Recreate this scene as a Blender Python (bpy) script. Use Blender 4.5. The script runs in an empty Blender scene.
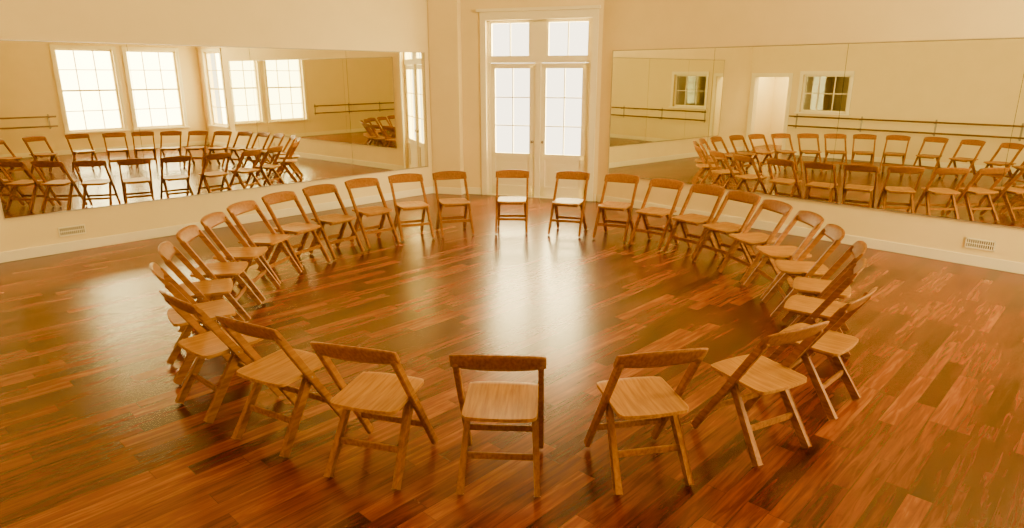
import bpy, bmesh, math, random
from mathutils import Vector, Matrix
random.seed(4)
S=bpy.context.scene
COL=S.collection

# ---------------------------------------------------------------- materials
def newmat(name):
    m=bpy.data.materials.new(name); m.use_nodes=True
    nt=m.node_tree; b=nt.nodes['Principled BSDF']
    return m,nt,b
def simple(name,c,rough=.5,metal=0,noise=0.0,spec=.5):
    m,nt,b=newmat(name)
    b.inputs['Roughness'].default_value=rough
    b.inputs['Metallic'].default_value=metal
    b.inputs['Specular IOR Level'].default_value=spec
    if noise:
        tc=nt.nodes.new('ShaderNodeTexCoord'); n=nt.nodes.new('ShaderNodeTexNoise')
        n.inputs['Scale'].default_value=2.5; n.inputs['Detail'].default_value=5
        r=nt.nodes.new('ShaderNodeValToRGB')
        r.color_ramp.elements[0].position=.3; r.color_ramp.elements[1].position=.7
        r.color_ramp.elements[0].color=(c[0]*(1-noise),c[1]*(1-noise),c[2]*(1-noise),1)
        r.color_ramp.elements[1].color=(*c,1)
        nt.links.new(tc.outputs['Object'],n.inputs['Vector']); nt.links.new(n.outputs['Fac'],r.inputs['Fac'])
        nt.links.new(r.outputs['Color'],b.inputs['Base Color'])
    else: b.inputs['Base Color'].default_value=(*c,1)
    return m
M_wall=simple('wall_paint',(.92,.745,.34),.75,noise=.04,spec=.2)
M_trim=simple('trim_paint',(.96,.87,.56),.45,noise=.03)
M_ceil=simple('ceiling_paint',(.82,.68,.38),.8,noise=.03)
M_mirror=simple('mirror_glass',(.87,.86,.64),.0,metal=1)
M_alu=simple('mirror_edge',(.55,.45,.30),.4,metal=.6)
M_dark=simple('dark_gap',(.05,.03,.015),.6)
M_metal=simple('bracket_metal',(.35,.3,.22),.4,metal=.8)

m,nt,b=newmat('window_glass'); M_glass=m
nt.nodes.remove(b); out=nt.nodes['Material Output']
mx=nt.nodes.new('ShaderNodeMixShader'); tr=nt.nodes.new('ShaderNodeBsdfTransparent'); gl=nt.nodes.new('ShaderNodeBsdfGlossy')
gl.inputs['Roughness'].default_value=.02; mx.inputs[0].default_value=.06
nt.links.new(tr.outputs[0],mx.inputs[1]); nt.links.new(gl.outputs[0],mx.inputs[2]); nt.links.new(mx.outputs[0],out.inputs['Surface'])

def wood(name,c1,c2,rough,spec):
    m,nt,b=newmat(name)
    tc=nt.nodes.new('ShaderNodeTexCoord'); mp=nt.nodes.new('ShaderNodeMapping')
    mp.inputs['Scale'].default_value=(3,40,30)
    n=nt.nodes.new('ShaderNodeTexNoise'); n.inputs['Scale'].default_value=1.5; n.inputs['Detail'].default_value=6
    r=nt.nodes.new('ShaderNodeValToRGB'); r.color_ramp.elements[0].position=.34; r.color_ramp.elements[1].position=.66
    r.color_ramp.elements[0].color=(*c1,1); r.color_ramp.elements[1].color=(*c2,1)
    oi=nt.nodes.new('ShaderNodeObjectInfo'); hs=nt.nodes.new('ShaderNodeHueSaturation')
    ma=nt.nodes.new('ShaderNodeMapRange'); ma.inputs['To Min'].default_value=.85; ma.inputs['To Max'].default_value=1.1
    L=nt.links.new
    L(tc.outputs['Object'],mp.inputs['Vector']);L(mp.outputs[0],n.inputs['Vector']);L(n.outputs['Fac'],r.inputs['Fac'])
    L(oi.outputs['Random'],ma.inputs['Value']);L(ma.outputs[0],hs.inputs['Value']);L(r.outputs['Color'],hs.inputs['Color'])
    L(hs.outputs['Color'],b.inputs['Base Color']); b.inputs['Roughness'].default_value=rough
    b.inputs['Specular IOR Level'].default_value=spec
    b.inputs['Specular Tint'].default_value=(1,.75,.4,1)
    return m
M_seat=wood('chair_seat_beech',(.36,.145,.012),(.54,.26,.028),.44,.2)
M_frame=wood('chair_frame_beech',(.24,.082,.007),(.40,.165,.018),.44,.25)
M_rail=wood('barre_wood',(.12,.06,.02),(.22,.11,.04),.4,.3)

# floor: random-length strips
m,nt,b=newmat('floor_laminate'); M_floor=m
L=nt.links.new
def math_(op,a,bv=None):
    n=nt.nodes.new('ShaderNodeMath'); n.operation=op
    for i,v in enumerate((a,bv)):
        if v is None: continue
        if isinstance(v,(int,float)): n.inputs[i].default_value=v
        else: L(v,n.inputs[i])
    return n.outputs[0]
tc=nt.nodes.new('ShaderNodeTexCoord'); mp=nt.nodes.new('ShaderNodeMapping')
mp.inputs['Rotation'].default_value=(0,0,-math.radians(46.5))
L(tc.outputs['Object'],mp.inputs['Vector'])
sx=nt.nodes.new('ShaderNodeSeparateXYZ'); L(mp.outputs[0],sx.inputs[0])
X,Y=sx.outputs[0],sx.outputs[1]
W=.12; LEN=.95
rowf=math_('DIVIDE',Y,W); row=math_('FLOOR',rowf)
wn=nt.nodes.new('ShaderNodeTexWhiteNoise'); wn.noise_dimensions='1D'; L(row,wn.inputs['W'])
off=math_('MULTIPLY',wn.outputs['Value'],7.3)
colf=math_('ADD',math_('DIVIDE',X,LEN),off); colm=math_('FLOOR',colf)
cb=nt.nodes.new('ShaderNodeCombineXYZ'); L(row,cb.inputs[0]); L(colm,cb.inputs[1])
wn2=nt.nodes.new('ShaderNodeTexWhiteNoise'); wn2.noise_dimensions='2D'; L(cb.outputs[0],wn2.inputs['Vector'])
# grain
cb2=nt.nodes.new('ShaderNodeCombineXYZ')
L(math_('MULTIPLY',X,1.7),cb2.inputs[0]); L(math_('MULTIPLY',Y,22),cb2.inputs[1]); L(math_('MULTIPLY',wn2.outputs['Value'],37),cb2.inputs[2])
ng=nt.nodes.new('ShaderNodeTexNoise'); ng.inputs['Scale'].default_value=1.3; ng.inputs['Detail'].default_value=6; ng.inputs['Roughness'].default_value=.6; ng.inputs['Distortion'].default_value=.7
L(cb2.outputs[0],ng.inputs['Vector'])
v=math_('ADD',math_('MULTIPLY',wn2.outputs['Value'],.46),math_('MULTIPLY',math_('SUBTRACT',ng.outputs['Fac'],.25),.95))
r=nt.nodes.new('ShaderNodeValToRGB'); cr=r.color_ramp
cr.elements[0].position=.12; cr.elements[0].color=(.026,.003,.001,1)
cr.elements[1].position=.95; cr.elements[1].color=(.42,.135,.022,1)
e=cr.elements.new(.38); e.color=(.100,.015,.0035,1)
e=cr.elements.new(.64); e.color=(.21,.042,.008,1)
L(v,r.inputs['Fac'])
# seams
fy=math_('FRACT',rowf); fx=math_('FRACT',colf)
s1=math_('LESS_THAN',fy,.03); s2=math_('LESS_THAN',fx,.004)
seam=math_('MAXIMUM',s1,s2)
mixc=nt.nodes.new('ShaderNodeMixRGB'); L(math_('MULTIPLY',seam,.5),mixc.inputs[0]); L(r.outputs['Color'],mixc.inputs[1]); mixc.inputs[2].default_value=(.02,.004,.001,1)
L(mixc.outputs[0],b.inputs['Base Color'])
b.inputs['Roughness'].default_value=.25
b.inputs['Specular Tint'].default_value=(1,.74,.42,1)
b.inputs['Specular IOR Level'].default_value=.62

# ---------------------------------------------------------------- mesh builder
class MB:
    def __init__(s): s.bm=bmesh.new()
    def box(s,x0,x1,y0,y1,z0,z1,mat=0,bev=0):
        t=bmesh.new(); bmesh.ops.create_cube(t,size=1)
        for v in t.verts:
            v.co=Vector(((x0+x1)/2+v.co.x*(x1-x0),(y0+y1)/2+v.co.y*(y1-y0),(z0+z1)/2+v.co.z*(z1-z0)))
        if bev: bmesh.ops.bevel(t,geom=t.edges[:],offset=bev,segments=2,affect='EDGES')
        s.merge(t,mat)
    def merge(s,t,mat):
        for f in t.faces: f.material_index=mat
        me=bpy.data.meshes.new('tmp'); t.to_mesh(me); t.free(); s.bm.from_mesh(me); bpy.data.meshes.remove(me)
    def beam(s,p0,p1,w,d,mat=0,bev=.003,side=Vector((0,1,0))):
        p0=Vector(p0);p1=Vector(p1); ax=(p1-p0).normalized(); sd=(side-ax*side.dot(ax)).normalized(); dd=ax.cross(sd)
        t=bmesh.new(); bmesh.ops.create_cube(t,size=1)
        for v in t.verts:
            c=v.co.copy(); v.co=(p0+p1)/2+ax*c.z*(p1-p0).length+sd*c.x*w+dd*c.y*d
        if bev: bmesh.ops.bevel(t,geom=t.edges[:],offset=bev,segments=2,affect='EDGES')
        s.merge(t,mat)
    def cyl(s,p0,p1,r,mat=0,seg=14):
        p0=Vector(p0);p1=Vector(p1)
        t=bmesh.new(); bmesh.ops.create_cone(t,cap_ends=True,segments=seg,radius1=r,radius2=r,depth=(p1-p0).length)
        q=(p1-p0).to_track_quat('Z','Y').to_matrix().to_4x4()
        bmesh.ops.transform(t,matrix=Matrix.Translation((p0+p1)/2)@q,verts=t.verts)
        for f in t.faces: f.smooth=True
        s.merge(t,mat)
    def mesh(s,name,mats):
        bmesh.ops.recalc_face_normals(s.bm,faces=s.bm.faces[:])
        me=bpy.data.meshes.new(name); s.bm.to_mesh(me); s.bm.free()
        for m in mats: me.materials.append(m)
        return me
    def obj(s,name,mats,mw=None):
        me=s.mesh(name,mats); o=bpy.data.objects.new(name,me); COL.objects.link(o)
        if mw is not None: o.matrix_world=mw
        return o

# ---------------------------------------------------------------- room plan
K1=Vector((-7.11,6.83,0)); K2=Vector((-1.41,12.84,0)); K3=Vector((1.53,11.85,0))
K4=Vector((8.24,4.785,0)); K5=Vector((1.54,-2.28,0))
K=[K1,K2,K3,K4,K5]; H=5.9; TH=.22
def frame(A,B):
    d=(B-A).normalized(); n=Vector((-d.y,d.x,0))
    m=Matrix.Identity(4)
    for i in range(3): m[i][0]=d[i]; m[i][1]=n[i]; m[i][2]=(0,0,1)[i]; m[i][3]=A[i]
    return m,(B-A).length
def wall(side,A,B,ops):
    mw,Ln=frame(A,B); mb=MB(); xs=-.1
    cols={}
    for (a,b_,z0,z1) in ops: cols.setdefault((a,b_),[]).append((z0,z1))
    for (a,b_) in sorted(cols):
        mb.box(xs,a,0,TH,0,H); zc=0
        for z0,z1 in sorted(cols[(a,b_)]):
            if z0>zc: mb.box(a,b_,0,TH,zc,z0)
            zc=z1
        mb.box(a,b_,0,TH,zc,H); xs=b_
    mb.box(xs,Ln+.1,0,TH,0,H)
    mb.obj('wall_'+side,[M_wall],mw)
    bb=MB(); xs=0.02
    for (a,b_,z0,z1) in sorted(ops):
        if z0>0: continue
        if a-.13>xs+.02: bb.box(xs,a-.13,-.018,-.001,0.001,.13,0,.003)
        xs=b_+.13
    if Ln-.03>xs: bb.box(xs,Ln-.02,-.018,-.001,0.001,.13,0,.003)
    bb.obj('baseboard_'+side,[M_trim],mw)
    return mw
DO=(1.0,2.92,0,3.12)
opsR=[(8.3,9.35,.65,2.88)]
opsB=[(.66,2.08,.62,2.9),(2.42,3.88,.62,2.9),(.66,2.08,3.7,5.3),(2.42,3.88,3.7,5.3)]  # last two: unseen high openings, added to let in extra light
opsC=[(11.38,12.42,0,2.15),(9.75,11.0,1.2,2.2)]
mL=wall('left',K1,K2,[]); mD=wall('far',K2,K3,[DO]); mR=wall('right',K3,K4,opsR)
mB=wall('back_right',K4,K5,opsB); mC=wall('back_left',K5,K1,opsC)

def poly(name,z0,z1,mat,grow=.3):
    c=sum(K,Vector())/5; bm=bmesh.new()
    ps=[p+(p-c).normalized()*grow for p in K]
    a=[bm.verts.new((p.x,p.y,z0)) for p in ps]; b_=[bm.verts.new((p.x,p.y,z1)) for p in ps]
    bm.faces.new(a); bm.faces.new(b_)
    for i in range(5): bm.faces.new((a[i],a[(i+1)%5],b_[(i+1)%5],b_[i]))
    bmesh.ops.recalc_face_normals(bm,faces=bm.faces[:])
    me=bpy.data.meshes.new(name); bm.to_mesh(me); bm.free(); me.materials.append(mat)
    o=bpy.data.objects.new(name,me); COL.objects.link(o)
poly('floor',-.1,0,M_floor); poly('ceiling',H,H+.1,M_ceil)

# ---------------------------------------------------------------- windows
WARM=(1,.83,.42)
def window(name,mw,a,b_,z0,z1,cols,rows,light,color=WARM):
    mb=MB(); f=.055
    c=.09
    mb.box(a-c,a,-.022,-.001,z0-.02,z1+c,0,.003); mb.box(b_,b_+c,-.022,-.001,z0-.02,z1+c,0,.003)
    mb.box(a-c,b_+c,-.026,-.001,z1,z1+c,0,.003)
    mb.box(a-c-.03,b_+c+.03,-.06,-.001,z0-.045,z0,0,.004)
    y0,y1=.07,.13
    mb.box(a,a+f,y0,y1,z0,z1); mb.box(b_-f,b_,y0,y1,z0,z1); mb.box(a,b_,y0,y1,z0,z0+f); mb.box(a,b_,y0,y1,z1-f,z1)
    zm=(z0+z1)/2
    if rows>2: mb.box(a,b_,y0,y1,zm-.025,zm+.025)
    for i in range(1,cols):
        x=a+(b_-a)*i/cols; mb.box(x-.012,x+.012,.09,.12,z0+f,z1-f)
    for j in range(1,rows):
        z=z0+(z1-z0)*j/rows; mb.box(a+f,b_-f,.09,.12,z-.012,z+.012)
    mb.box(a+f,b_-f,.103,.107,z0+f,z1-f,1)
    mb.obj(name,[M_trim,M_glass],mw)
    if light:
        ld=bpy.data.lights.new('daylight','AREA'); ld.shape='RECTANGLE'; ld.size=(b_-a)+.3; ld.size_y=(z1-z0)+.4
        ld.energy=light*ld.size*ld.size_y*math.pi; ld.color=color
        lo=bpy.data.objects.new('daylight_'+name,ld); COL.objects.link(lo)
        R=Matrix(((-1,0,0,(a+b_)/2),(0,0,1,.42),(0,1,0,(z0+z1)/2),(0,0,0,1)))
        lo.matrix_world=mw@R
LS=20
window('window_1',mR,*opsR[0],2,4,LS)
window('window_2',mB,*opsB[0],3,4,LS)
window('window_3',mB,*opsB[1],3,4,LS)
window('window_4',mC,*opsC[1],3,2,0)
window('added_window_5',mB,*opsB[2],3,3,LS*2.4)  # unseen upper window, added for floor glare and light from behind
window('added_window_6',mB,*opsB[3],3,3,LS*2.4)  # second unseen upper window, added for the same glare and fill

# french doors with transom
a,b_,z0,z1=DO
mb=MB(); c=.11
mb.box(a-c,a,-.03,-.001,0.001,z1+.02,0,.004); mb.box(b_,b_+c,-.03,-.001,0.001,z1+.02,0,.004)
mb.box(a-c,b_+c,-.034,-.001,z1,z1+.14,0,.004)
mb.box(a-c-.05,b_+c+.03,-.09,-.001,z1+.14,z1+.19,0,.006)
y0,y1=.05,.12
mb.box(a,a+.05,y0,y1,0.001,z1); mb.box(b_-.05,b_,y0,y1,0.001,z1); mb.box(a,b_,y0,y1,z1-.05,z1)
mb.box(a,b_,y0-.01,y1,2.40,2.52)            # transom bar
mid=(a+b_)/2
mb.box(mid-.15,mid+.15,y0,y1,2.5,z1)
mb.box(mid-.05,mid+.05,y0-.015,y1,0.01,2.45)     # centre post
for (p,q) in ((a+.05,mid-.15),(mid+.15,b_-.05)):
    x=(p+q)/2; mb.box(x-.009,x+.009,.07,.1,2.5,z1-.04)
    mb.box(p,q,.083,.087,2.52,z1-.05,1)
    mb.box(p,p+.03,y0+.01,y1,2.52,z1-.05);mb.box(q-.03,q,y0+.01,y1,2.52,z1-.05)
for (p,q) in ((a+.052,mid-.052),(mid+.052,b_-.052)):
    st=.12; zt=2.395
    mb.box(p,p+st-.03,y0+.01,y1-.01,0.01,zt,0,.004); mb.box(q-st+.01,q,y0+.01,y1-.01,0.01,zt,0,.004)
    mb.box(p,q,y0+.01,y1-.01,zt-.09,zt,0,.003); mb.box(p,q,y0+.01,y1-.01,0.01,.2,0,.003); mb.box(p,q,y0+.01,y1-.01,.70,.80,0,.003)
    mb.box(p+st-.03,q-st+.02,.08,.1,.2,.70); mb.box(p+st+.04,q-st-.04,.07,.08,.27,.63,0,.005)
    x=(p+q)/2; mb.box(x-.009,x+.009,.07,.1,.80,zt-.09)
    for j in (1,2):
        z=.80+(zt-.09-.80)*j/3; mb.box(p+.08,q-.09,.07,.1,z-.009,z+.009)
    mb.box(p+.08,q-.09,.083,.087,.80,zt-.09,1)
mb.cyl((mid-.10,.03,1.02),(mid-.10,.06,1.02),.025,2); mb.cyl((mid+.10,.03,1.02),(mid+.10,.06,1.02),.025,2)
mb.box(a,b_,0,TH,-.01,.012)
mb.obj('door_1',[M_trim,M_glass,M_metal],mD)
ld=bpy.data.lights.new('daylight','AREA'); ld.shape='RECTANGLE'; ld.size=2.4; ld.size_y=3.3; ld.energy=38*2.4*3.3*math.pi; ld.color=(1,.80,.32)
lo=bpy.data.objects.new('daylight_door',ld); COL.objects.link(lo)
lo.matrix_world=mD@Matrix(((-1,0,0,mid),(0,0,1,.5),(0,1,0,1.66),(0,0,0,1)))

# pilaster left of doors
mb=MB(); mb.box(-.06,.52,-.16,-.001,0.001,H-.001,0,.006); mb.box(-.05,.535,-.178,-.001,.001,.13,1,.003); mb.obj('trim_1',[M_wall,M_trim],mD)

# door_2: cased opening, with hallway beyond
a,b_,z0,z1=opsC[0]; mb=MB(); c=.09
mb.box(a-c,a,-.022,-.001,0.001,z1+c,0,.003); mb.box(b_,b_+c,-.022,-.001,0.001,z1+c,0,.003); mb.box(a-c,b_+c,-.026,-.001,z1,z1+c,0,.003)
mb.box(a,a+.02,0,TH,0.001,z1); mb.box(b_-.02,b_,0,TH,0.001,z1); mb.box(a,b_,0,TH,z1-.02,z1)
mb.obj('door_2',[M_trim],mC)
mb=MB(); mb.box(8.9,13,2.3,2.4,0,2.8); mb.box(8.8,8.9,TH,2.4,0,2.8); mb.box(12.9,13,TH,2.4,0,2.8); mb.box(8.8,13,TH,2.4,2.8,2.9)
mb.box(11.15,11.25,TH+.001,2.3,0,2.8)
mb.obj('wall_hallway',[M_wall],mC)
mb=MB(); mb.box(8.8,13,TH,2.4,-.1,0); mb.obj('floor_hallway',[M_floor],mC)
ld=bpy.data.lights.new('hall_lamp','AREA'); ld.size=.8; ld.energy=90; ld.color=(1,.9,.55)
lo=bpy.data.objects.new('hallway_ceiling_lamp',ld); COL.objects.link(lo); lo.matrix_world=mC@Matrix.Translation((12,1.3,2.75))

# ---------------------------------------------------------------- mirrors
def mirror(mw,a,b_,n,z0=.53,z1=2.58):
    mb=MB(); mb.box(a,b_,-.008,-.002,z0,z1,1)
    w=(b_-a)/n
    for i in range(n): mb.box(a+i*w+.002,a+(i+1)*w-.002,-.014,-.008,z0+.003,z1-.003,0)
    e=.010
    mb.box(a-e,b_+e,-.02,-.002,z0-e,z0,2); mb.box(a-e,b_+e,-.02,-.002,z1,z1+e,2)
    mb.box(a-e,a,-.02,-.002,z0,z1,2); mb.box(b_,b_+e,-.02,-.002,z0,z1,2)
    mb.obj('wall_mirror',[M_mirror,M_dark,M_alu],mw)
mirror(mL,1.43,8.0,4); mirror(mR,.25,7.8,4)

# vents
def vent(mw,x,z):
    mb=MB(); w,h=.3,.12
    mb.box(x-w/2,x+w/2,-.006,-.001,z-h/2,z+h/2,1)
    for (p,q,r_,s_) in ((x-w/2,x+w/2,z+h/2-.015,z+h/2),(x-w/2,x+w/2,z-h/2,z-h/2+.015),(x-w/2,x-w/2+.015,z-h/2,z+h/2),(x+w/2-.015,x+w/2,z-h/2,z+h/2)):
        mb.box(p,q,-.014,-.001,r_,s_,0)
    for i in range(12):
        xx=x-w/2+.03+i*(w-.06)/11; mb.box(xx-.0045,xx+.0045,-.011,-.003,z-h/2+.01,z+h/2-.01,0)
    mb.box(x-w/2,x+w/2,-.012,-.003,z-.005,z+.005,0)
    mb.obj('floor_vent_grille',[M_trim,M_dark],mw)
vent(mL,2.1,.27); vent(mR,5.82,.27)

# barres
def barre(mw,a,b_):
    mb=MB()
    for z in (.82,1.08): mb.cyl((a,-.17,z),(b_,-.17,z),.021,0)
    n=max(2,int((b_-a)/1.5)+1)
    for i in range(n):
        x=a+.15+(b_-a-.3)*i/(n-1)
        mb.box(x-.02,x+.02,-.012,-.001,.74,1.14,1)
        for z in (.82,1.08): mb.box(x-.008,x+.008,-.17,-.005,z-.035,z-.018,1)
    mb.obj('ballet_barre',[M_rail,M_metal],mw)
barre(mB,4.15,9.2); barre(mC,4.0,11.2)

# ---------------------------------------------------------------- chair
def chair_mesh():
    mb=MB()
    top=Vector((-.235,0,.785)); bot=Vector((.27,0,0))
    def xr(z): return bot.x+(top.x-bot.x)*z/top.z
    rt=Vector((.035,0,.425)); rb=Vector((-.245,0,0))
    for s in (-1,1):
        y=.220*s
        mb.beam((bot.x,y,0.0),(xr(.76),y,.76),.029,.046,1,.004)
        mb.beam((rt.x,.183*s,rt.z),(rb.x,.209*s,0.0),.030,.046,1,.004)
        mb.beam((-.17,.156*s,.416),(.18,.156*s,.420),.018,.03,1,.003)
        mb.cyl((xr(.418),.16*s,.418),(xr(.418),.237*s,.418),.006,2,10)
    mb.beam((xr(.18),-.21,.18),(xr(.18),.21,.18),.018,.038,1,.003,side=Vector((1,0,0)))
    xr2=rb.x+(rt.x-rb.x)*(.17/.425)
    mb.beam((xr2,-.19,.17),(xr2,.19,.17),.018,.038,1,.003,side=Vector((1,0,0)))
    mb.beam((.14,-.16,.405),(.14,.16,.405),.02,.03,1,.003,side=Vector((1,0,0)))
    mb.beam((-.16,-.16,.41),(-.16,.16,.41),.02,.025,1,.003,side=Vector((1,0,0)))
    t=bmesh.new(); NX,NY=14,14; th=.018; x0,x1=-.21,.215
    def outline(u):
        hw=.203
        e=min(u,1-u)
        return hw-(.028*(1-min(1,e/.09))**2)
    grid=[[None]*(NY+1) for _ in range(NX+1)]; g2=[[None]*(NY+1) for _ in range(NX+1)]
    for i in range(NX+1):
        u=.5-.5*math.cos(math.pi*i/NX)
        for j in range(NY+1):
            w=-math.cos(math.pi*j/NY)
            y=outline(u)*w; bow=.014*(1-w*w)
            x=x0+(x1-x0)*u + (bow*(1 if u>.5 else -1))*abs(2*u-1)
            z=.443+.006*u-.011*(1-w*w)*math.sin(math.pi*min(1,u*1.05))-(.006 if u>.97 else 0)
            grid[i][j]=t.verts.new((x,y,z)); g2[i][j]=t.verts.new((x,y,z-th))
    for i in range(NX):
        for j in range(NY):
            f=t.faces.new((grid[i][j],grid[i+1][j],grid[i+1][j+1],grid[i][j+1])); f.smooth=True
            f=t.faces.new((g2[i][j],g2[i][j+1],g2[i+1][j+1],g2[i+1][j])); f.smooth=True
    for i in range(NX):
        t.faces.new((grid[i][0],g2[i][0],g2[i+1][0],grid[i+1][0])); t.faces.new((grid[i][NY],grid[i+1][NY],g2[i+1][NY],g2[i][NY]))
    for j in range(NY):
        t.faces.new((grid[0][j],grid[0][j+1],g2[0][j+1],g2[0][j])); t.faces.new((grid[NX][j],g2[NX][j],g2[NX][j+1],grid[NX][j+1]))
    mb.merge(t,0)
    # curved back slat
    t=bmesh.new(); N=20; NZ=6; F=[];B=[]
    ax=(top-bot).normalized()
    for i in range(N+1):
        w=-1+2*i/N; y=.247*w
        cx=-.03*(1-w*w)+.004
        ht=.126-.026*w**4; fr=[];bk=[]
        for k in range(NZ+1):
            v=k/NZ
            base=Vector((top.x,0,top.z))+ax*(-.080+ .012*w**4+ht*v)
            base.z+= .010*(1-w*w)*v
            rr=.013*(1-.55*abs(2*v-1)**4)
            fr.append(t.verts.new((base.x+cx+rr,y,base.z))); bk.append(t.verts.new((base.x+cx-rr,y,base.z)))
        F.append(fr);B.append(bk)
    for i in range(N):
        for k in range(NZ):
            f=t.faces.new((F[i][k],F[i+1][k],F[i+1][k+1],F[i][k+1])); f.smooth=True
            f=t.faces.new((B[i][k],B[i][k+1],B[i+1][k+1],B[i+1][k])); f.smooth=True
        t.faces.new((F[i][NZ],F[i+1][NZ],B[i+1][NZ],B[i][NZ])); t.faces.new((F[i][0],B[i][0],B[i+1][0],F[i+1][0]))
    for i in (0,N):
        for k in range(NZ): t.faces.new((F[i][k],F[i][k+1],B[i][k+1],B[i][k]))
    mb.merge(t,1)
    return mb.mesh('folding_chair',[M_seat,M_frame,M_metal])
CM=chair_mesh()
zmin=min(v.co.z for v in CM.vertices)
CC=Vector((.0,6.43)); RX,RY=2.78,3.1
# ground positions (m) of each chair: angle round the ring
angs=[-1.2,-16,-31,-45,-58,-70,-81,-92,-103,-114,-125.5,-138,-150,-162.5,180,163,149,136.5,125,114.5,104,93,82,71,60,47,31.5,15]
for i,a in enumerate(angs):
    p=math.radians(a); k=1+random.uniform(-.012,.012)
    if i in (25,26): k=1.03
    x=CC.x+RX*k*math.sin(p); y=CC.y-RY*k*math.cos(p)
    o=bpy.data.objects.new('folding_chair',CM); COL.objects.link(o)
    o.location=(x,y,-zmin+.0005)
    o.rotation_euler=(0,0,math.atan2(CC.y-y,CC.x-x)+math.radians(random.uniform(-3,3)))

# ---------------------------------------------------------------- world, camera
w=bpy.data.worlds.new('sky'); S.world=w; w.use_nodes=True
w.node_tree.nodes['Background'].inputs[0].default_value=(1,.85,.6,1); w.node_tree.nodes['Background'].inputs[1].default_value=6
cd=bpy.data.cameras.new('camera'); cam=bpy.data.objects.new('camera',cd); COL.objects.link(cam)
cd.lens=665/1024*36; cd.sensor_width=36; cd.clip_start=.05; cd.clip_end=200
cam.location=(0,0,2.2); cam.rotation_euler=(math.radians(90-15.9),0,0)
S.camera=cam
